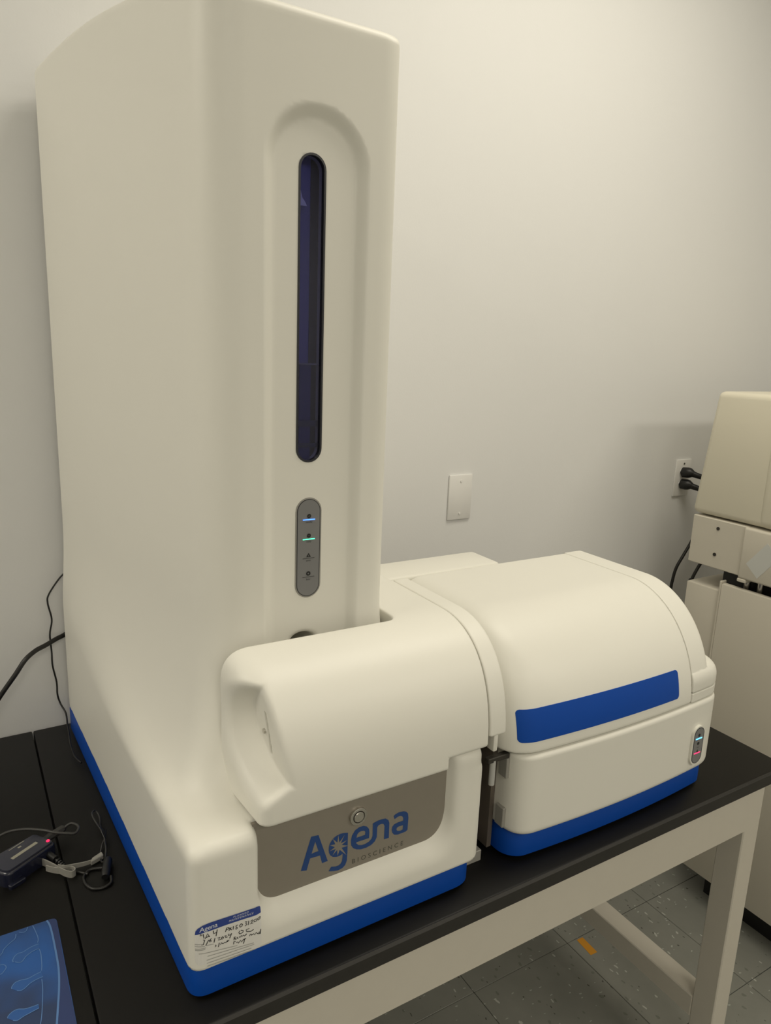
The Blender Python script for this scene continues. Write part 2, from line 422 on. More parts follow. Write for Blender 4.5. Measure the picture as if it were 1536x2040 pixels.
def prof1(y, z):
    n_ = 2.5
    dy = np.maximum(-0.62-y, 0)/0.130; dz = np.maximum(z-0.965, 0)/0.168
    q = (dy**n_+dz**n_)**(1/n_); q = np.maximum(q, 1e-6)
    gy = dy**(n_-1)*q**(1-n_)/0.130; gz = dz**(n_-1)*q**(1-n_)/0.168
    e = (q-1)/np.maximum(np.sqrt(gy*gy+gz*gz), 4.0)
    return e
def f_hood(x, y, z):
    left = (-0.788+0.085*(-0.637-y))-x
    bot = np.minimum(0.976-z, np.maximum(0.960-z, x+0.5215))
    f = smax(prof1(y, z), left, 0.014+0.022*np.clip((z-1.0)/0.08, 0, 1))
    f = smax(smax(f, x+0.4592, 0.003), smax(bot, y+0.49, 0.01), 0.006)
    cut = smax(x+0.542, -0.637-y, 0.016)
    f = smax(f, -cut, 0.004)
    # finger scoop at the left end: tilted flat plus flared wall
    wv = -((x+0.7515)+0.15*(z-1.05))/1.011
    fl = 0.45*np.maximum(wv, 0)
    q = np.sqrt(((y+0.745)/(0.080+fl))**2+((z-1.060)/(0.054+fl))**2)
    ell = (q-1)*0.06
    sc = smax(ell, -wv, 0.003)
    f = smax(f, -sc, 0.010)
    # small slot on the flat
    sl = np.maximum(capd((y+0.700), z, 0.003, 1.018, 1.076), -wv-0.0025)
    return smax(f, -sl, 0.002)
shell('hood', f_hood, (-0.80, -0.757, 0.952), (-0.448, -0.48, 1.140), 0.0022, M_WHITE, an)
def f_arch(x, y, z):
    f = prof1(y+0.0008, z+0.0008)
    return smax(smax(f, np.maximum(-0.4577-x, x+0.4300), 0.0035), smax(0.990-z, y+0.49, 0.003), 0.003)
shell('side_arch', f_arch, (-0.463, -0.756, 0.985), (-0.424, -0.482, 1.138), 0.002, M_WHITE, an)
box('rear_housing', (-0.53, -0.485, 0.80), (-0.430, -0.335, 1.118), M_WHITE, an, 0.012, 4)

sk = rounded([(-0.8895, -0.022), (-0.8565, -0.735), (-0.452, -0.733), (-0.452, -0.03)], [0.015, 0.022, 0.035, 0.02], 8)
prism('plinth', sk, 'z', HT+0.006, 0.8005, M_BLUE, an, 0.004, 2)
for fx, fy in ((-0.83, -0.68), (-0.50, -0.68), (-0.85, -0.10), (-0.50, -0.10)):
    prism('rubber_foot', circle(fx, fy, 0.018, 16), 'z', HT, HT+0.0065, M_BLACK, an)
box('inner_chassis', (-0.4555, -0.695, HT+0.006), (-0.4430, -0.46, 1.00), M_GAPMETAL, an, 0.001, 1)
# name plate with button and lettering
plate = prism('name_plate', rounded([(-0.7825, 0.8470), (-0.5080, 0.8470), (-0.5080, 0.957), (-0.7825, 0.957)], [0.008, 0.010, 0, 0], 6), 'y', -0.7255, -0.7297, M_STEEL, an, label='brushed metal name plate with blue lettering')
PY = -0.7299
pf = lambda y: (lambda u, v: (u, y, v))
L = {'A': [[-0.7212, 0.8726], [-0.7135, 0.8707], [-0.7092, 0.8857], [-0.6958, 0.8848], [-0.693, 0.873], [-0.6852, 0.8732], [-0.6984, 0.914], [-0.7082, 0.9153]],
'A_hole': [[-0.7027, 0.9065], [-0.6982, 0.892], [-0.7073, 0.8915]],
'g': [[-0.658, 0.9032], [-0.6631, 0.9046], [-0.6684, 0.9053], [-0.6737, 0.9045], [-0.6777, 0.9024], [-0.6811, 0.8991], [-0.6831, 0.896], [-0.6841, 0.8922], [-0.6843, 0.8881], [-0.6837, 0.8837], [-0.6818, 0.8797], [-0.6783, 0.8763], [-0.6735, 0.8745], [-0.6688, 0.8742], [-0.6646, 0.8758], [-0.6648, 0.87], [-0.6654, 0.8654], [-0.6673, 0.8622], [-0.6702, 0.8609], [-0.6744, 0.8611], [-0.6803, 0.8631], [-0.6837, 0.8578], [-0.6766, 0.8553], [-0.6707, 0.8542], [-0.6647, 0.8551], [-0.6606, 0.8581], [-0.6584, 0.864], [-0.6579, 0.8747]],
'en': [[-0.6274, 0.8848], [-0.6271, 0.893], [-0.6279, 0.8982], [-0.6312, 0.9027], [-0.6361, 0.9052], [-0.6422, 0.9055], [-0.6482, 0.9028], [-0.6522, 0.8969], [-0.6535, 0.8902], [-0.6528, 0.8832], [-0.6498, 0.8781], [-0.6448, 0.8747], [-0.6387, 0.8726], [-0.6313, 0.8721], [-0.6239, 0.8734], [-0.6184, 0.877], [-0.6159, 0.8823], [-0.6158, 0.8964], [-0.6137, 0.8987], [-0.6099, 0.8991], [-0.6067, 0.898], [-0.6049, 0.8945], [-0.6049, 0.8749], [-0.5977, 0.8746], [-0.5978, 0.8964], [-0.5995, 0.9013], [-0.6039, 0.9049], [-0.6102, 0.9058], [-0.6164, 0.9054], [-0.6226, 0.904], [-0.6223, 0.8864], [-0.6236, 0.8825], [-0.6272, 0.8795], [-0.6327, 0.8781], [-0.6376, 0.8782], [-0.6426, 0.8801], [-0.6457, 0.8837], [-0.6454, 0.8852]],
'en_hole': [[-0.6456, 0.8916], [-0.6449, 0.8956], [-0.6426, 0.8981], [-0.639, 0.8989], [-0.6349, 0.898], [-0.6331, 0.8957], [-0.6335, 0.8915]],
'a': [[-0.5918, 0.9045], [-0.5887, 0.9063], [-0.5836, 0.9072], [-0.577, 0.9064], [-0.5724, 0.9043], [-0.5696, 0.9006], [-0.5687, 0.894], [-0.5692, 0.8765], [-0.5722, 0.8748], [-0.5781, 0.8746], [-0.5846, 0.8746], [-0.5898, 0.8764], [-0.5928, 0.8804], [-0.5938, 0.8851], [-0.593, 0.8892], [-0.5899, 0.8918], [-0.5848, 0.8926], [-0.5766, 0.8924], [-0.5768, 0.8968], [-0.5787, 0.8999], [-0.582, 0.9014], [-0.5858, 0.901], [-0.59, 0.8992]],
'a_hole': [[-0.5765, 0.8859], [-0.5769, 0.8795], [-0.5802, 0.879], [-0.5846, 0.8801], [-0.5865, 0.8825], [-0.586, 0.8852], [-0.5832, 0.8862]],
'star': [[-0.6716, 0.905], [-0.67, 0.8939], [-0.6627, 0.9021], [-0.668, 0.8921], [-0.6592, 0.8932], [-0.6665, 0.8892], [-0.6574, 0.8849], [-0.6666, 0.8851], [-0.6595, 0.8723], [-0.6692, 0.8832], [-0.672, 0.8757], [-0.6727, 0.8844], [-0.6792, 0.8787], [-0.6746, 0.8864], [-0.6828, 0.8863], [-0.676, 0.8895], [-0.6827, 0.8944], [-0.6755, 0.8934], [-0.6789, 0.9018], [-0.6727, 0.8949]]}
for k, hs in (('A', ['A_hole']), ('g', []), ('en', ['en_hole']), ('a', ['a_hole'])):
    bm = bmesh.new(); add_poly(bm, L[k], [L[q] for q in hs], pf(PY)); flat_bm('lettering', bm, M_LOGO, plate)
bm = bmesh.new(); add_poly(bm, L['star'], [], pf(PY-0.0003)); flat_bm('starburst', bm, M_STEEL, plate)
text('lettering', 'BIOSCIENCE', 0.0092, (-0.6515, PY, 0.8562), (1, 0, -0.004), (0, 0, 1), M_GREYINK, plate, 1.62)
bt = prism('push_button', circle(-0.645, 0.9232, 0.0118, 32), 'y', -0.7294, -0.7335, M_CHROME, plate, 0.001, 2)
# ring groove and cap are sub-parts of the plate's button level
prism('button_ring', circle(-0.645, 0.9232, 0.0082, 32), 'y', -0.7334, -0.7339, M_DARKMETAL, plate)
prism('button_cap', circle(-0.645, 0.9232, 0.0068, 32), 'y', -0.7335, -0.7346, M_CHROME, plate, 0.0004, 1)
# maintenance sticker
SY = -0.7453
def skin_y(X, Z):
    """front surface of the housing at (x, z)"""
    X, Z = np.asarray(X, float), np.asarray(Z, float); lo_, hi_ = np.full(X.shape, -0.78), np.full(X.shape, -0.69)
    for _ in range(32):
        mid = (lo_+hi_)/2; ins = f_housing(X, mid, Z) < 0
        hi_ = np.where(ins, mid, hi_); lo_ = np.where(ins, lo_, mid)
    return hi_
bm = bmesh.new(); G = {}; NU, NV = 36, 10
for a in range(NU+1):
    for b in range(NV+1):
        u, v = a/NU, b/NV
        x_ = -0.8540+(0.0764)*u; zb = 0.8115-0.0080*u; zt = 0.8560-0.0030*u
        e = min(a, NU-a)*0.0764/NU; r_ = 0.004; ins = r_-math.sqrt(max(r_*r_-(r_-e)**2, 0)) if e < r_ else 0
        G[a, b] = bm.verts.new((x_, 0, zb+ins+(zt-zb-2*ins)*v))
for a in range(NU):
    for b in range(NV): bm.faces.new((G[a, b], G[a+1, b], G[a+1, b+1], G[a, b+1]))
stk = flat_bm('sticker', bm, M_STICKER, an, (0, -1, 0), 'white maintenance sticker with blue header and handwriting')
bm = bmesh.new(); add_poly(bm, [[-0.8539, 0.8515], [-0.8532, 0.8565], [-0.8508, 0.86], [-0.8459, 0.8624], [-0.8386, 0.863], [-0.8226, 0.8622], [-0.8049, 0.8612], [-0.7896, 0.8605], [-0.7825, 0.8597], [-0.7789, 0.858], [-0.7773, 0.8553], [-0.7773, 0.849], [-0.798, 0.8508], [-0.8187, 0.852], [-0.8388, 0.8524], [-0.848, 0.8527]], [], pf(SY-0.0004)); bmesh.ops.subdivide_edges(bm, edges=bm.edges[:], cuts=3, use_grid_fill=True); flat_bm('header_band', bm, M_STICKBLUE, stk)
SP = SY-0.0006
text('lettering', 'Agena', 0.0085, (-0.8495, SP, 0.8548), (1, 0, -0.01), (0.05, 0, 1), M_STICKWHITE, stk, 0.95, 0, 'LEFT', 0.0)
text('lettering', 'PLANNED', 0.0035, (-0.8114, SP, 0.8578), (1, 0, -0.05), (0.1, 0, 1), M_STICKWHITE, stk, 1.25, 0.2, 'LEFT', 0.0)
text('lettering', 'MAINTENANCE', 0.0035, (-0.8164, SP, 0.8545), (1, 0, -0.05), (0.1, 0, 1), M_STICKWHITE, stk, 1.25, 0.2, 'LEFT', 0.0)
HW = [ [[-0.8487, 0.8499], [-0.8479, 0.8526], [-0.8471, 0.8499], [-0.8454, 0.8515], [-0.8446, 0.8457]], [[-0.8433, 0.8444], [-0.8405, 0.8501], [-0.8383, 0.8448]], [[-0.8422, 0.8458], [-0.8389, 0.8459]], [[-0.8342, 0.8511], [-0.8336, 0.847], [-0.8299, 0.8472]], [[-0.8295, 0.8506], [-0.831, 0.8427]], [[-0.8201, 0.8433], [-0.8187, 0.8481], [-0.8167, 0.8476], [-0.8164, 0.8459], [-0.8188, 0.8454]], [[-0.8164, 0.8432], [-0.8133, 0.8465]], [[-0.816, 0.8469], [-0.813, 0.8428]], [[-0.8109, 0.847], [-0.8113, 0.8425]], [[-0.8057, 0.8463], [-0.8078, 0.846], [-0.8078, 0.8441], [-0.8061, 0.8425], [-0.8071, 0.8414], [-0.8088, 0.8426]], [[-0.8019, 0.8462], [-0.8036, 0.8446], [-0.803, 0.8419], [-0.8009, 0.8426], [-0.8002, 0.8446], [-0.8019, 0.8462]], [[-0.7973, 0.8466], [-0.7949, 0.8459], [-0.7963, 0.8442], [-0.7949, 0.842], [-0.7974, 0.8411]], [[-0.7928, 0.8462], [-0.7932, 0.8408]], [[-0.7907, 0.8445], [-0.7882, 0.8458], [-0.7889, 0.8429], [-0.791, 0.8411], [-0.7875, 0.8411]], [[-0.785, 0.8448], [-0.7868, 0.844], [-0.7861, 0.8417], [-0.7832, 0.842], [-0.7825, 0.8441], [-0.785, 0.8448]], [[-0.78, 0.845], [-0.7818, 0.8438], [-0.7811, 0.8417], [-0.779, 0.8426], [-0.7784, 0.8449], [-0.78, 0.845]], [[-0.8456, 0.8439], [-0.8439, 0.8431], [-0.8454, 0.8376], [-0.8477, 0.8383]], [[-0.8393, 0.8414], [-0.8428, 0.8356]], [[-0.8363, 0.842], [-0.8387, 0.84], [-0.8381, 0.8381], [-0.8361, 0.8384], [-0.838, 0.8401]], [[-0.8323, 0.8406], [-0.8334, 0.8352]], [[-0.8293, 0.8392], [-0.8266, 0.8392], [-0.8284, 0.8361], [-0.8253, 0.8359]], [[-0.8236, 0.8386], [-0.825, 0.8373], [-0.8243, 0.8354], [-0.8223, 0.8364], [-0.8236, 0.8386]], [[-0.8216, 0.8381], [-0.8195, 0.8383], [-0.8202, 0.8359], [-0.8178, 0.8356]], [[-0.8164, 0.8393], [-0.8168, 0.8371], [-0.8137, 0.8369]], [[-0.813, 0.8385], [-0.8155, 0.8326]], [[-0.8033, 0.8374], [-0.8047, 0.8356], [-0.8037, 0.8332], [-0.7999, 0.8335], [-0.7992, 0.8355], [-0.8023, 0.8375]], [[-0.7921, 0.8356], [-0.796, 0.8353], [-0.7953, 0.8326], [-0.7904, 0.8308], [-0.7868, 0.832]], [[-0.8318, 0.8314], [-0.8312, 0.8295], [-0.8325, 0.829]], [[-0.8274, 0.8321], [-0.8285, 0.8271]], [[-0.8261, 0.8288], [-0.8251, 0.831], [-0.823, 0.8289], [-0.8217, 0.8299], [-0.8196, 0.829], [-0.8182, 0.8307], [-0.8158, 0.8308], [-0.8189, 0.8294], [-0.8172, 0.8294]], [[-0.8104, 0.8279], [-0.81, 0.8321], [-0.8082, 0.8313], [-0.8096, 0.8303], [-0.8079, 0.8276]], [[-0.8065, 0.8305], [-0.8069, 0.8287], [-0.8051, 0.8283]], [[-0.8044, 0.83], [-0.8034, 0.8283], [-0.8016, 0.8307], [-0.8013, 0.8282], [-0.7992, 0.83], [-0.7982, 0.8279], [-0.7953, 0.8298], [-0.7967, 0.8281]], [[-0.8108, 0.8225], [-0.8104, 0.8263], [-0.8086, 0.8255]], [[-0.808, 0.8236], [-0.8059, 0.8235], [-0.8052, 0.8216], [-0.8024, 0.8243], [-0.8017, 0.8216], [-0.7992, 0.8236]], [[-0.7975, 0.8244], [-0.7993, 0.8181]], [[-0.7996, 0.8238], [-0.7961, 0.8238]], [[-0.7918, 0.8251], [-0.7911, 0.8272], [-0.789, 0.8262], [-0.7897, 0.8249], [-0.7868, 0.8261], [-0.7858, 0.824], [-0.784, 0.8264], [-0.7818, 0.8238], [-0.7783, 0.823]], [[-0.7783, 0.8286], [-0.779, 0.8225]], [[-0.7811, 0.8251], [-0.7783, 0.825]]]
bm = bmesh.new()
for s_ in HW: add_ribbon(bm, s_, 0.00095, pf(SP))
flat_bm('handwriting', bm, M_INK, stk)
bm = bmesh.new()
for a, b in (([-0.8428, 0.8352], [-0.8338, 0.8335]), ([-0.8542, 0.8397], [-0.8483, 0.8389]), ([-0.854, 0.8335], [-0.8425, 0.8324]), ([-0.8542, 0.8371], [-0.8438, 0.8349]), ([-0.854, 0.8318], [-0.8435, 0.8306]),
             ([-0.841, 0.8204], [-0.7869, 0.8136]), ([-0.8421, 0.8155], [-0.7862, 0.8113]), ([-0.8418, 0.8114], [-0.7898, 0.8077]), ([-0.8416, 0.8074], [-0.7848, 0.8038]), ([-0.8505, 0.8268], [-0.8066, 0.819])):
    add_ribbon(bm, [(a[0]+(b[0]-a[0])*k/10, a[1]+(b[1]-a[1])*k/10) for k in range(11)], 0.0008, pf(SP+0.0001))
flat_bm('fine_print', bm, M_FINEINK, stk)
for o_, off in [(stk, 0.0004)]+[(c_, 0.0006 if c_.name.startswith('header') else 0.0008) for c_ in stk.children]:
    vv = o_.data.vertices; ys = skin_y([v.co.x for v in vv], [v.co.z for v in vv])
    for v, y_ in zip(vv, ys): v.co.y = y_-off
    o_.data.update()
# slit window
fy = front_y(CX, 1.5)
def ring(name, cx, hw, z0, z1, wd, y0, y1, m, parent):
    bm = bmesh.new(); o = capsule(cx, hw, z0, z1); i = capsule(cx, hw-wd, z0+wd, z1-wd); n = len(o)
    V = [[bm.verts.new((p[0], y, p[1])) for p in loop] for loop, y in ((o, y0), (o, y1), (i, y1), (i, y0))]
    for a in range(4):
        A, B = V[a], V[(a+1) % 4]
        for k in range(n): bm.faces.new((A[k], A[(k+1) % n], B[(k+1) % n], B[k]))
    return from_bm(name, bm, m, parent, None, 40)
WX = -0.6625
win = prism('slit_window', capsule(WX, 0.0150, 1.3505, 1.6995), 'y', fy+0.0035, fy+0.0020, M_WINDOW, an, label='tall dark blue tinted slit window')
ring('window_rim', WX, 0.0172, 1.3483, 1.7017, 0.0024, fy+0.006, fy-0.0008, M_DARKRIM, win)
box('blue_liner', (WX-0.0155, fy+0.016, 1.345), (WX+0.0050, fy+0.018, 1.705), M_LINER, win)
box('black_liner', (WX+0.0050, fy+0.015, 1.345), (WX+0.0158, fy+0.018, 1.705), M_DARKMETAL, win)
box('inner_bar', (WX-0.0145, fy+0.006, 1.4665), (WX+0.0145, fy+0.008, 1.4682), M_GREYPANEL, win)
box('inner_bar', (WX-0.0145, fy+0.006, 1.392), (WX+0.0145, fy+0.009, 1.399), M_HUBTOP, win)
box('inner_bar', (WX-0.0145, fy+0.006, 1.366), (WX+0.0145, fy+0.009, 1.371), M_HUBTOP, win)
box('lower_liner', (WX-0.0090, fy+0.010, 1.350), (WX+0.0060, fy+0.012, 1.4665), mat('deep_blue_liner', (0.014, 0.014, 0.11), 0.3), win)
prism('reflection_piece', [(WX-0.0135, 1.6455), (WX-0.0035, 1.6455), (WX-0.006, 1.650), (WX-0.0095, 1.654), (WX-0.012, 1.663)], 'y', fy+0.006, fy+0.0085, M_PLATE, win, label='small white piece standing in for a reflection on the glass')  # white shape standing in for a bright reflection on the pane
# status panel on the tower
sy = front_y(CX, 1.24)
sp = prism('status_panel', capsule(WX+0.001, 0.0155, 1.1745, 1.3015), 'y', sy+0.003, sy-0.0012, M_GREYPANEL, an, 0.0004, 1, label='grey status panel with four indicator lines')
ring('panel_rim', WX+0.001, 0.0178, 1.1722, 1.3038, 0.0020, sy+0.004, sy-0.0006, M_RIM, sp)
ring('panel_gap', WX+0.001, 0.0159, 1.1741, 1.3019, 0.0007, sy+0.004, sy-0.0013, M_DARKRIM, sp)
px = WX+0.0012; py = sy-0.0016
for zc, m_, wd, word in ((1.2755, E_BLUE, 0.0011, 'standby'), (1.2500, E_GREEN, 0.0011, 'ready'), (1.2250, M_INK, 0.0003, 'error'), (1.2000, M_INK, 0.0003, 'busy')):
    box('indicator_line', (px-0.0082, py-0.0001, zc-wd/2), (px+0.0082, py+0.0006, zc+wd/2), m_, sp)
    bm = bmesh.new()
    if word == 'error':
        add_poly(bm, [(px-0.0032, zc+0.0016), (px+0.0032, zc+0.0016), (px, zc+0.0070)], [[(px-0.0005, zc+0.0024), (px+0.0005, zc+0.0024), (px+0.0005, zc+0.0045), (px-0.0005, zc+0.0045)]], pf(py))
    elif word == 'busy':
        add_poly(bm, circle(px, zc+0.0046, 0.0030, 16), [circle(px, zc+0.0046, 0.0011, 10)], pf(py))
    else:
        add_poly(bm, circle(px, zc+0.0046, 0.0028, 16), [[(px-0.0014, zc+0.0042), (px+0.0014, zc+0.0046), (px+0.0014, zc+0.0050), (px-0.0014, zc+0.0046)]], pf(py))
    flat_bm('status_icon', bm, M_INK, sp)
    text('lettering', word, 0.0030, (px, py, zc-0.0040), (1, 0, 0), (0, 0, 1), M_INK, sp, 1.0, 0, 'CENTER')
# screws and small marks
def screw(name, c, nrm, r, m, parent):
    n = Vector(nrm).normalized(); bm = bmesh.new(); add_tube(bm, [Vector(c)-n*0.003, Vector(c)+n*0.0012], r, 12, 0)
    return from_bm(name, bm, m, parent, None, 40)
screw('screw', (-0.7525, -0.690, 1.046), (-1, 0, -0.15), 0.0032, M_CHROME, an)
for yy, zz in ((-0.105, 0.772), (-0.305, 0.776)):
    screw('screw', (-0.8805+0.0434*(-0.03-yy), yy, zz), (-1, 0, 0), 0.0035, M_BLACK, an)
box('latch_pin', (-0.4520, -0.712, 0.868), (-0.4400, -0.704, 0.874), M_CHROME, an, 0.001, 1)
box('foot_bracket', (-0.4500, -0.700, HT), (-0.414, -0.56, HT+0.018), M_RIM, an, 0.001, 1)

# ================================================================== SAMPLE MODULE (right machine)
sm = thing('sample_module', (-0.16, -0.58, HT), 'low white rounded module with blue front band, right of the tower', 'lab machine')
def bow(x): return 0.012*(1-np.clip(((x+0.165)/0.24)**2, 0, 1))
def prof2(y, z):
    a_, b_ = 0.152, 0.18
    dy = np.maximum(-0.583-y, 0)/a_; dz = np.maximum(z-0.93, 0)/b_
    q = np.maximum(np.sqrt(dy*dy+dz*dz), 1e-6)
    g = np.sqrt((dy/a_)**2+(dz/b_)**2)/q
    return (q-1)/np.maximum(g, 4.0)
XR, XS = 0.031, -0.021
def f_hood2(x, y, z):
    yy = y+bow(x)
    f = smax(prof2(yy, z), -0.404-x, 0.05)
    f = smax(f, x-(XS-0.0008), 0.002)
    f = smax(smax(f, y+0.424, 0.01), 0.9335-z, 0.005)
    return f
shell('hood', f_hood2, (-0.418, -0.757, 0.926), (-0.014, -0.415, 1.118), 0.003, M_WHITE, sm)
def f_side2(x, y, z):
    yy = y+bow(x)
    up_ = smax(prof2(yy, z), x-XR, 0.012)
    lo_ = smax(smax(smax(-0.735-yy, x-0.078, 0.05), y+0.424, 0.01), z-0.992, 0.03)
    f = np.minimum(up_, lo_)
    return smax(smax(f, (XS+0.0008)-x, 0.002), smax(y+0.424, 0.9512-z, 0.002), 0.002)
shell('side_cover', f_side2, (-0.024, -0.750, 0.942), (0.084, -0.418, 1.116), 0.0024, M_WHITE, sm)
def f_strip(x, y, z):
    yy = y+bow(x)
    f = smax(smax(-0.735-yy, x-0.078, 0.05), y+0.424, 0.01)
    return smax(smax(f, (XS+0.0008)-x, 0.002), np.maximum(z-0.9498, 0.9335-z), 0.002)
shell('side_strip', f_strip, (-0.024, -0.750, 0.929), (0.084, -0.418, 0.954), 0.0018, M_WHITE, sm)
def f_body2(x, y, z):
    yy = y+bow(x)+0.02*np.clip(0.93-z, 0, 1)*0
    f = smax(smax(-0.7385-yy, x-0.076, 0.05), smax(-0.388-x, y+0.424, 0.01), 0.035)
    return smax(smax(f, z-0.9318, 0.008), 0.800-z, 0.012)
shell('front_door', f_body2, (-0.41, -0.757, 0.794), (0.084, -0.418, 0.938), 0.0032, M_WHITE, sm)
box('seam_shade_core', (-0.375, -0.66, 0.805), (0.000, -0.44, 0.99), M_DARKMETAL, sm)  # dark block added inside so the cover seams look shaded
sk2 = [(-0.384, -0.43)]; R2 = 0.034
for k in range(10):
    a = math.pi/2*k/9; sk2.append((-0.384+R2*(1-math.cos(a)), -0.7235-float(bow(np.array(-0.384+R2)))+R2-R2*math.sin(a)))
for k in range(1, 20):
    x_ = -0.384+R2+(0.460-2*R2)*k/20; sk2.append((x_, -0.7235-float(bow(np.array(x_)))))
for k in range(10):
    a = math.pi/2*(1-k/9); sk2.append((0.076-R2+R2*math.cos(a), -0.7235-float(bow(np.array(0.076-R2)))+R2-R2*math.sin(a)))
sk2.append((0.076, -0.43))
prism('plinth', sk2, 'z', HT+0.006, 0.8005, M_BLUE, sm, 0.004, 2)
for fx, fy_ in ((-0.35, -0.68), (0.03, -0.68), (-0.35, -0.47), (0.03, -0.47)):
    prism('rubber_foot', circle(fx, fy_, 0.018, 16), 'z', HT, HT+0.0065, M_BLACK, sm)
box('rear_deck', (-0.4270, -0.421, HT+0.007), (-0.178, -0.335, 1.108), M_WHITE, sm, 0.006, 3)
# blue band following the hood
def on_hood(x, z):
    lo_, hi_ = -0.80, -0.60
    for _ in range(40):
        mid = (lo_+hi_)/2
        if float(f_hood2(np.array(x), np.array(mid), np.array(z))) < 0: hi_ = mid
        else: lo_ = mid
    return hi_
bm = bmesh.new(); nx, nz = 60, 12; x0, x1, z0, z1, rc = -0.387, -0.0575, 0.9520, 0.9985, 0.006
G = {}
for i in range(nx+1):
    for j in range(nz+1):
        a = i/nx; a = (1-math.cos(math.pi*a))/2; x_ = x0+(x1-x0)*a
        e = min(x_-x0, x1-x_); ins = rc-math.sqrt(max(rc*rc-(rc-e)**2, 0)) if e < rc else 0
        z_ = z0+ins+(z1-z0-2*ins)*j/nz
        G[i, j] = bm.verts.new((x_, on_hood(x_, z_)-0.0007, z_))
for i in range(nx):
    for j in range(nz): bm.faces.new((G[i, j], G[i+1, j], G[i+1, j+1], G[i, j+1]))
ret = bmesh.ops.extrude_face_region(bm, geom=list(bm.faces))
for v in ret['geom']:
    if isinstance(v, bmesh.types.BMVert): v.co.y += 0.0016
from_bm('blue_band', bm, M_BLUE, sm, 'blue front band')
# indicator panel
ix, iz0, iz1 = 0.0035, 0.8205, 0.8865
iy = -0.7385-float(bow(np.array(ix)))
ip = prism('status_panel', capsule(ix, 0.0122, iz0, iz1), 'y', iy+0.004, iy-0.0052, M_GREYPANEL, sm, 0.0005, 1, label='small grey panel with cyan and pink lights')
ring('panel_rim', ix, 0.0152, iz0-0.003, iz1+0.003, 0.0032, iy+0.004, iy-0.0048, M_WHITE, ip)
ring('panel_gap', ix, 0.0125, iz0-0.0003, iz1+0.0003, 0.0010, iy+0.004, iy-0.0054, M_DARKRIM, ip)
qy = iy-0.0055
for zc, m_ in ((0.8665, E_CYAN), (0.8395, E_PINK)):
    box('indicator_line', (ix-0.0078, qy-0.0002, zc-0.0008), (ix+0.0078, qy+0.0004, zc+0.0008), m_, ip)
for zc in (0.8725, 0.8575):
    bm = bmesh.new(); add_poly(bm, circle(ix-0.0002, zc, 0.0030, 14), [], pf(qy)); flat_bm('status_icon', bm, M_INK, ip)
bm = bmesh.new(); add_ribbon(bm, [(ix-0.003, 0.850), (ix+0.0035, 0.850)], 0.0006, pf(qy)); add_poly(bm, [(ix-0.0028, 0.8405), (ix+0.0028, 0.8405), (ix, 0.8465)], [], pf(qy)); flat_bm('status_icon', bm, M_INK, ip)
# hinges and fittings in the gap
for zc in (0.905, 0.824):
    box('hinge', (-0.3925, -0.716, zc-0.016), (-0.3865, -0.698, zc+0.016), M_RIM, sm, 0.001, 1)
tube('drain_vial', [(-0.4160, -0.712, 0.925), (-0.4160, -0.712, 0.886)], [0.0045, 0.0045], M_CLEAR, sm, 12, 0)
box('vial_bracket', (-0.427, -0.716, 0.922), (-0.388, -0.706, 0.930), M_DARKMETAL, sm, 0.001, 1)
box('side_guide', (-0.4205, -0.716, 0.940), (-0.4125, -0.700, 0.985), M_WHITE, sm, 0.002, 2)
box('left_panel', (-0.3965, -0.690, 0.760), (-0.3885, -0.45, 0.93), M_GAPMETAL, sm)

# ================================================================== BEIGE INSTRUMENT AT THE RIGHT
bi = thing('beige_instrument', (0.95, -0.70, 0), 'tall beige floor standing instrument beside the right end of the table', 'lab machine')
X0 = 0.66
cover = box('top_cover', (X0+0.002, -1.05, 1.091), (1.30, -0.212, 1.416), M_BEIGE, bi, 0.016, 4)
for v in cover.data.vertices:
    if v.co.z > 1.2:
        v.co.y += -0.026*(v.co.y+1.05)/0.83; v.co.x += 0.004 if v.co.x < 0.9 else -0.01
box('cover_front', (X0-0.003, -1.052, 1.0905), (1.302, -0.400, 1.409), M_BEIGE, bi, 0.02, 4)
box('side_panel', (X0, -0.38, 0.957), (1.28, -0.222, 1.087), M_BEIGE2, bi, 0.002, 1)
box('front_panel', (X0-0.008, -1.06, 0.953), (1.31, -0.374, 1.086), M_BEIGE2, bi, 0.006, 3)
box('panel_lug', (X0-0.008, -0.398, 0.944), (X0+0.02, -0.374, 0.9535), M_BEIGE2, bi, 0.002, 1)
for zz in (1.064, 0.994):
    screw('screw', (X0-0.0006, -0.299, zz), (-1, 0, 0), 0.0045, M_DARKMETAL, bi)
lab = [(-0.393, 0.996), (-0.427, 0.966), (-0.474, 1.030), (-0.440, 1.060)]
prism('blank_label', lab, 'x', X0-0.0078, X0-0.0084, M_LABEL, bi, label='pale square label set on its corner')
for yy in (-0.382, -0.418, -0.47, -0.53):
    tube('support_rod', [(X0+0.03, yy, 0.88), (X0+0.03, yy, 0.958)], 0.008, M_CHROME, bi, 14, 0)
box('dark_core', (X0+0.05, -1.00, 0.10), (1.25, -0.30, 1.10), M_BLACK, bi)
box('side_panel', (X0, -0.345, 0.50), (1.28, -0.228, 0.902), M_BEIGE2, bi, 0.004, 2)
box('cabinet_door', (X0-0.008, -1.06, 0.088), (X0+0.012, -0.3345, 0.926), M_BEIGE2, bi, 0.004, 2)
box('door_lip', (X0-0.008, -0.3345, 0.60), (X0+0.016, -0.329, 0.932), M_BEIGE2, bi, 0.002, 1)
box('cabinet_body', (X0+0.013, -1.06, 0.088), (1.30, -0.352, 0.88), M_BEIGE2, bi, 0.006, 2)
box('plinth', (0.71, -1.02, 0.0), (1.25, -0.38, 0.09), M_BLACK, bi)

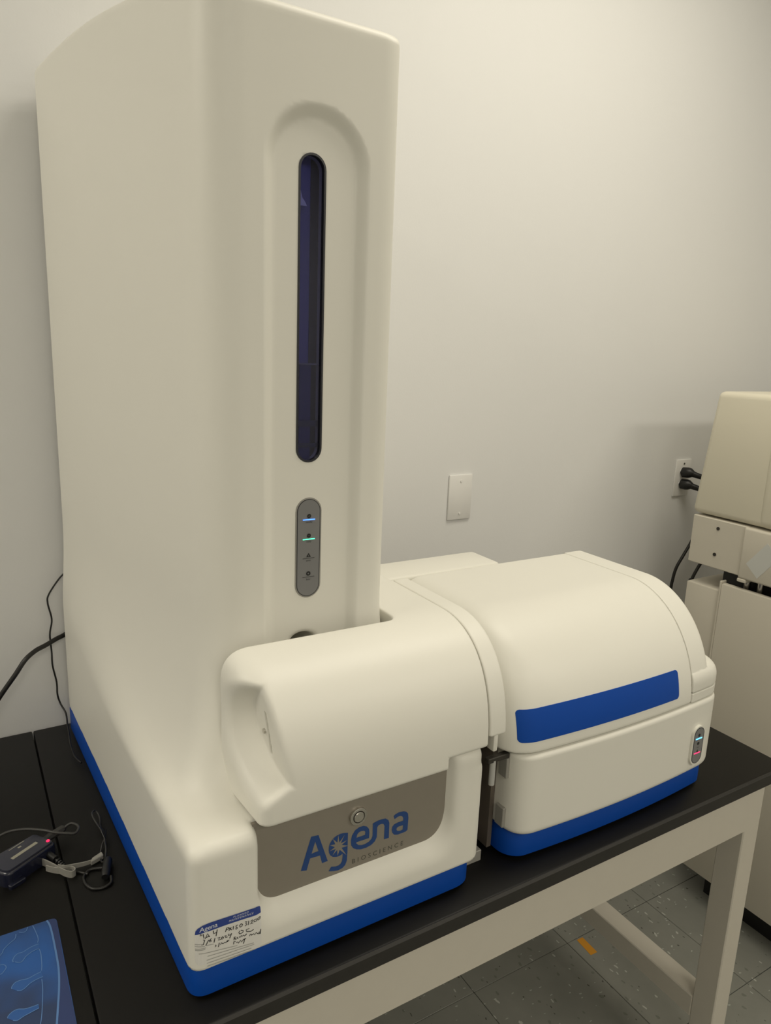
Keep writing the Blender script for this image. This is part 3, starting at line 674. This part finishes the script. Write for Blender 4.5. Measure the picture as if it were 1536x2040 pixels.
# ================================================================== WALL PLATES AND PLUGS
def wall_plate(name, x0, zt, label):
    t = thing(name, (x0+0.035, 0, zt-0.057), label, 'wall plate')
    box('cover_plate', (x0, -0.0055, zt-0.1143), (x0+0.0705, 0.0, zt), M_PLATE, t, 0.0025, 2)
    return t
bp_ = wall_plate('blank_wall_plate', 0.0, 1.1931, 'blank ivory wall plate with two screws above the right module')
for zz in (1.1931-0.016, 1.1931-0.098): screw('screw', (0.0352, -0.0058, zz), (0, -1, 0), 0.0030, M_PLATE, bp_)
op = wall_plate('power_outlet', 0.8531, 1.1931, 'ivory power outlet beside the beige instrument')
for zz in (1.154, 1.117): prism('receptacle', capsule(0.8885, 0.0168, zz-0.014, zz+0.014, 10), 'y', -0.0054, -0.0068, M_PLATE, op)
screw('screw', (0.8885, -0.0058, 1.180), (0, -1, 0), 0.0028, M_GREYINK, op)
def plug(zc, pts, label):
    t = thing('power_lead', (0.8885, -0.0068, zc), label, 'power cord')
    bm = bmesh.new(); add_tube(bm, [(0.8885-0.002, -0.0068, zc), (0.8885, -0.022, zc+0.0005), (0.8905, -0.030, zc), (0.894, -0.040, zc-0.002)], [0.0155, 0.0165, 0.0150, 0.0085], 14, 0)
    from_bm('plug', bm, M_BLACK, t)
    tube('strain_relief', [(0.893, -0.038, zc-0.002), (0.906, -0.056, zc-0.008), (0.915, -0.066, zc-0.014)], [0.0095, 0.0080, 0.0062], M_BLACK, t, 12, 0)
    tube('cable', pts, 0.0048, M_CABLE, t, 8, 8)
plug(1.154, [(0.914, -0.066, 1.140), (0.945, -0.075, 1.10), (0.955, -0.066, 1.04), (0.928, -0.052, 0.985), (0.912, -0.05, 0.942), (0.882, -0.05, 0.901), (0.855, -0.05, 0.864), (0.844, -0.05, 0.825), (0.840, -0.05, 0.767), (0.838, -0.05, 0.45)], 'black power cord in the upper socket, looping down behind the module')
plug(1.117, [(0.914, -0.066, 1.103), (0.950, -0.095, 1.04), (0.945, -0.115, 0.97), (0.908, -0.105, 0.905), (0.888, -0.10, 0.871), (0.866, -0.10, 0.837), (0.856, -0.10, 0.80), (0.852, -0.10, 0.45)], 'black power cord in the lower socket, hanging behind the beige instrument')

# ================================================================== CABLES BEHIND THE TOWER
tag(tube('thin_cable', [(-0.874, -0.0085, 1.063), (-0.889, -0.012, 1.051), (-0.909, -0.012, 1.022), (-0.912, -0.012, 1.005), (-0.907, -0.012, 0.972), (-0.912, -0.012, 0.943), (-0.911, -0.012, 0.908), (-0.911, -0.012, 0.880), (-0.906, -0.012, 0.845), (-0.906, -0.012, 0.819), (-0.902, -0.014, 0.800), (-0.8955, -0.030, 0.786), (-0.8965, -0.055, 0.776), (-0.898, -0.085, 0.770), (-0.900, -0.118, 0.766), (-0.898, -0.150, 0.760), (-0.8905, -0.172, 0.757)], 0.0016, M_CABLE, None, 8, 6), 'thin black wire running down the wall behind the tower', 'cable')
tag(tube('power_cable', [(-0.872, -0.0080, 0.943), (-0.8816, -0.0085, 0.9393), (-0.889, -0.010, 0.9361), (-0.9025, -0.020, 0.9352), (-0.9232, -0.035, 0.9318), (-0.9411, -0.045, 0.9283), (-0.9591, -0.055, 0.9182), (-0.9772, -0.060, 0.8949), (-1.0037, -0.060, 0.8589), (-1.039, -0.06, 0.805), (-1.06, -0.06, 0.768), (-1.10, -0.062, 0.7562), (-1.20, -0.08, 0.7562)], 0.0044, M_CABLE, None, 10, 6), 'thick black cable arching down from the back of the tower to the left table', 'cable')

# ================================================================== CLUTTER ON THE LEFT
hub = thing('usb_hub', (-1.0, -0.40, HT), 'glossy dark blue hub box with red light and silver labels', 'usb hub')
top = rounded([(-0.9831, -0.3684), (-0.9602, -0.3969), (-1.0229, -0.4366), (-1.0480, -0.4010)], [0.006, 0.006, 0.010, 0.006], 4)
basep = rounded([(-0.9800, -0.3650), (-0.9570, -0.3975), (-1.0229, -0.4406), (-1.0520, -0.4010)], [0.006, 0.006, 0.012, 0.006], 4)
prism('hub_body', basep, 'z', HT, 0.7735, M_HUB, hub, 0.004, 3)
prism('top_panel', top, 'z', 0.7733, 0.7765, M_HUBTOP, hub, 0.001, 2)
screw('red_light', (-0.9675, -0.3965+0.002, 0.7762), (0, 0, 1), 0.0024, E_RED, hub)
ex = Vector((-0.0627, -0.0397, 0)).normalized(); ey = Vector((ex.y, -ex.x, 0))
def patch(c, l, wd, m_, name):
    c = Vector(c); bm = bmesh.new()
    vs_ = [bm.verts.new(c+ex*a*l/2+ey*b*wd/2) for a, b in ((-1, -1), (1, -1), (1, 1), (-1, 1))]; bm.faces.new(vs_)
    flat_bm(name, bm, m_, hub, (0, 0, 1))
patch((-1.0075, -0.3850, 0.7768), 0.024, 0.0014, M_HUBLAB, 'silver_line'); patch((-0.9985, -0.4010, 0.7768), 0.040, 0.0055, M_HUBLAB, 'silver_label')
patch((-1.0040, -0.3900, 0.7768), 0.005, 0.0030, M_HUBLAB, 'silver_mark')
prism('base_tab', rounded([(-1.020, -0.4440), (-1.000, -0.4335), (-1.003, -0.4280), (-1.024, -0.4380)], 0.002, 3), 'z', HT, HT+0.006, M_HUB, hub, 0.001, 1)
uc = thing('usb_cable', (-0.95, -0.37, HT), 'charcoal usb cable looping behind the dark blue hub', 'cable')
bm = bmesh.new(); add_tube(bm, [(-0.9720, -0.3760, 0.764), (-0.9630, -0.3705, 0.766), (-0.9440, -0.3640, 0.769), (-0.9405, -0.3655, 0.7705)], [0.0055, 0.0058, 0.0056, 0.0030], 8, 0); from_bm('connector', bm, M_GREYCABLE, uc)
tube('cord', [(-0.9424, -0.3650, 0.7700), (-0.9338, -0.3658, 0.775), (-0.9265, -0.3736, 0.776), (-0.9245, -0.3838, 0.776), (-0.9307, -0.3934, 0.776), (-0.9407, -0.3919, 0.778), (-0.9567, -0.3835, 0.7795), (-0.972, -0.3702, 0.780), (-0.994, -0.3547, 0.779), (-1.0132, -0.3471, 0.777), (-1.0263, -0.3465, 0.774), (-1.06, -0.345, 0.760), (-1.09, -0.345, 0.7536), (-1.15, -0.345, 0.7536)], 0.0020, M_GREYCABLE, uc, 8, 6)
pl = thing('jack_plug', (-0.955, -0.42, HT), 'black ribbed plug with cord in front of the hub', 'plug')
tube('plug_body', [(-0.9690, -0.4030, 0.7615), (-0.9609, -0.4190, 0.7605)], 0.0048, M_BLACK, pl, 12, 0)
for k in range(4):
    a = k/4; p = Vector((-0.9590, -0.4225, 0.7600)).lerp(Vector((-0.9510, -0.4360, 0.7570)), a)
    tube('strain_ring', [p, p+Vector((0.0012, -0.0021, -0.0004))], 0.0042-0.0004*k, M_BLACK, pl, 10, 0)
tube('cord', [(-0.9609, -0.4190, 0.7605), (-0.9539, -0.4312, 0.758), (-0.9479, -0.4412, 0.7545), (-0.935, -0.452, 0.7535), (-0.925, -0.462, 0.7534)], 0.0019, M_CABLE, pl, 8, 6)
# webbing strap standing on edge
def band(name, pts, zlo, zhi, th, m_, parent):
    P = spline([(x, y, 0) for x, y in pts], 6); bm = bmesh.new(); L_ = []; n = len(P)
    for i, p in enumerate(P):
        t = (P[min(i+1, n-1)]-P[max(i-1, 0)]).normalized(); q = Vector((-t.y, t.x, 0))*th/2; s_ = i/(n-1)
        za = zlo[0]+(zlo[1]-zlo[0])*s_; zb = zhi[0]+(zhi[1]-zhi[0])*s_
        L_.append([bm.verts.new(Vector((p.x, p.y, z))+sgn*q) for sgn, z in ((-1, za), (1, za), (1, zb), (-1, zb))])
    for A, B in zip(L_, L_[1:]):
        for k in range(4): bm.faces.new((A[k], A[(k+1) % 4], B[(k+1) % 4], B[k]))
    bm.faces.new(L_[0]); bm.faces.new(L_[-1][::-1]); return from_bm(name, bm, m_, parent, None, 50)
sp_ = thing('cable_strap', (-0.945, -0.44, HT), 'looped pale grey webbing strap between the hub and the plinth', 'strap')
band('strap_loop', [(-0.9810, -0.4060), (-0.9700, -0.4210), (-0.9590, -0.4390), (-0.9520, -0.4500), (-0.9445, -0.4560), (-0.9400, -0.4520), (-0.9440, -0.4440), (-0.9540, -0.4420), (-0.9650, -0.4350), (-0.9745, -0.4250)], (HT, HT), (0.7625, 0.7605), 0.0014, M_STRAP, sp_)
band('strap_tail', [(-0.9600, -0.4370), (-0.9520, -0.4420), (-0.9414, -0.4430), (-0.9284, -0.4440), (-0.9183, -0.4430), (-0.9120, -0.4400)], (0.7560, 0.7545), (0.7650, 0.7590), 0.0013, M_STRAP, sp_)
prism('strap_buckle', rounded([(-0.9200, -0.4470), (-0.9150, -0.4375), (-0.9010, -0.4300), (-0.9000, -0.4390)], 0.002, 3), 'z', 0.7535, 0.7600, M_STRAP, sp_, 0.001, 1)
bc = thing('cable_bundle', (-0.90, -0.42, HT), 'tied bundle of thin black cable with a ferrite barrel beside the blue plinth', 'cable')
tube('wire_loop', [(-0.8905, -0.3952, 0.758), (-0.895, -0.3757, 0.762), (-0.8997, -0.3557, 0.766), (-0.8997, -0.342, 0.766), (-0.8952, -0.3331, 0.764), (-0.8910, -0.3345, 0.760), (-0.8895, -0.3459, 0.757), (-0.8920, -0.3648, 0.757), (-0.8915, -0.3884, 0.757), (-0.8920, -0.4006, 0.757), (-0.8980, -0.4136, 0.757), (-0.9037, -0.4344, 0.7555), (-0.9038, -0.4474, 0.7550), (-0.8987, -0.4454, 0.7575), (-0.8940, -0.4217, 0.759), (-0.8926, -0.403, 0.760)], 0.0013, M_GREYCABLE, bc, 6, 6)
tube('wire_ring', [(-0.9048, -0.4603, 0.7545), (-0.9206, -0.4542, 0.7535), (-0.9308, -0.4640, 0.7535), (-0.9312, -0.4797, 0.7535), (-0.9238, -0.4945, 0.7535), (-0.9111, -0.4990, 0.7535), (-0.9003, -0.4949, 0.7545), (-0.8984, -0.4853, 0.757)], 0.0020, M_CABLE, bc, 8, 6)
tube('ferrite_barrel', [(-0.8955, -0.4495, 0.7580), (-0.8965, -0.4530, 0.7585), (-0.9050, -0.4820, 0.7585), (-0.9060, -0.4850, 0.7580)], [0.0045, 0.0062, 0.0062, 0.0048], M_BLACK, bc, 14, 0)
for k, (dx, dy) in enumerate(((0.000, 0.014), (-0.003, 0.017), (-0.006, 0.013))):
    tube('tie_end', [(-0.8915, -0.4030, 0.758), (-0.8880+dx, -0.4030+dy, 0.764)], 0.0011, M_BLACK, bc, 6, 0)
# mouse mat
pad = thing('mouse_mat', (-1.10, -0.70, HT), 'blue mouse mat printed with pale drop shapes on the left table', 'mouse mat')
PT = 0.7542
prism('mat_sheet', rounded([(-1.24, -0.526), (-0.9735, -0.526), (-0.9735, -0.755), (-1.24, -0.755)], 0.008, 5), 'z', HT, PT, M_PAD, pad)
pz = lambda z: (lambda u, v: (u, v, z))
PM = {'edge': [[-0.9849, -0.5266], [-0.9825, -0.5363], [-0.9814, -0.5536], [-0.9811, -0.5735], [-0.981, -0.5938], [-0.9812, -0.6109], [-0.9826, -0.6279], [-0.9851, -0.6466], [-0.9881, -0.6642], [-0.9924, -0.6888], [-0.998, -0.72], [-1.006, -0.7545]],
'rim': [[-1.0013, -0.5273], [-0.999, -0.5393], [-0.9974, -0.5531], [-0.9988, -0.5593]],
'rim2': [[-0.9984, -0.5698], [-0.9971, -0.5794], [-0.998, -0.5985], [-0.9992, -0.6063]],
'rim3': [[-1.0002, -0.6192], [-1.0006, -0.6331], [-1.0028, -0.6514], [-1.0053, -0.6688], [-1.0078, -0.6803], [-1.014, -0.70]],
'd1': [[-0.9979, -0.5621], [-1.006, -0.5628], [-1.0158, -0.5665], [-1.0207, -0.566], [-1.0248, -0.5687], [-1.0273, -0.5739], [-1.0269, -0.5774]],
'd1b': [[-0.998, -0.57], [-1.0054, -0.571], [-1.0129, -0.5752], [-1.0177, -0.5813], [-1.0212, -0.581], [-1.0251, -0.5778]],
'd2': [[-0.9997, -0.6076], [-1.0061, -0.6088], [-1.0139, -0.6107], [-1.0213, -0.6092], [-1.0275, -0.6098], [-1.0312, -0.6143], [-1.0314, -0.6172]],
'd2b': [[-0.9985, -0.6161], [-1.0055, -0.6168], [-1.0126, -0.619], [-1.0184, -0.6233], [-1.0226, -0.6245], [-1.0264, -0.6224]],
'd3': [[-1.0071, -0.6533], [-1.013, -0.6533], [-1.0209, -0.6523], [-1.0278, -0.649], [-1.0331, -0.6498], [-1.0372, -0.653], [-1.0383, -0.656]],
'd3b': [[-1.0069, -0.6586], [-1.015, -0.6602], [-1.023, -0.6618], [-1.029, -0.6639], [-1.0333, -0.6615]],
'u1': [[-1.0069, -0.5267], [-1.0092, -0.5326], [-1.013, -0.5335], [-1.0172, -0.5306]],
'u2': [[-1.0207, -0.5323], [-1.0223, -0.5396], [-1.0284, -0.5443], [-1.0353, -0.5508], [-1.0401, -0.5593], [-1.06, -0.57]],
'o': [[-1.06, -0.573], [-1.0409, -0.5745], [-1.0362, -0.5771], [-1.0348, -0.5816], [-1.0375, -0.5864], [-1.0418, -0.5893], [-1.06, -0.59]]}
bm = bmesh.new()
add_poly(bm, [(-0.9742, -0.5345), (-0.976, -0.5275)]+PM['edge'][:-1]+[(-0.9742, -0.745)], [], pz(PT+0.0002))
flat_bm('print_border', bm, M_PADEDGE, pad, (0, 0, 1))
for k, b in (('d1', 'd1b'), ('d2', 'd2b'), ('d3', 'd3b')):
    bm = bmesh.new(); add_poly(bm, PM[k]+PM[b][::-1], [], pz(PT+0.0002))
    flat_bm('printed_drop', bm, M_PADLINE2, pad, (0, 0, 1))
bm = bmesh.new()
for k, p in PM.items(): add_ribbon(bm, p, 0.0022 if k == 'edge' else 0.0009, pz(PT+0.0004), 5)
flat_bm('printed_lines', bm, M_PADLINE, pad, (0, 0, 1))

# ================================================================== TAPE ON THE FLOOR
tag(prism('floor_tape', [(0.252, -0.3845), (0.274, -0.3855), (0.276, -0.3325), (0.256, -0.3320)], 'z', 0.0, 0.0006, M_TAPE, None), 'short strip of orange tape on the floor tiles under the table', 'tape')
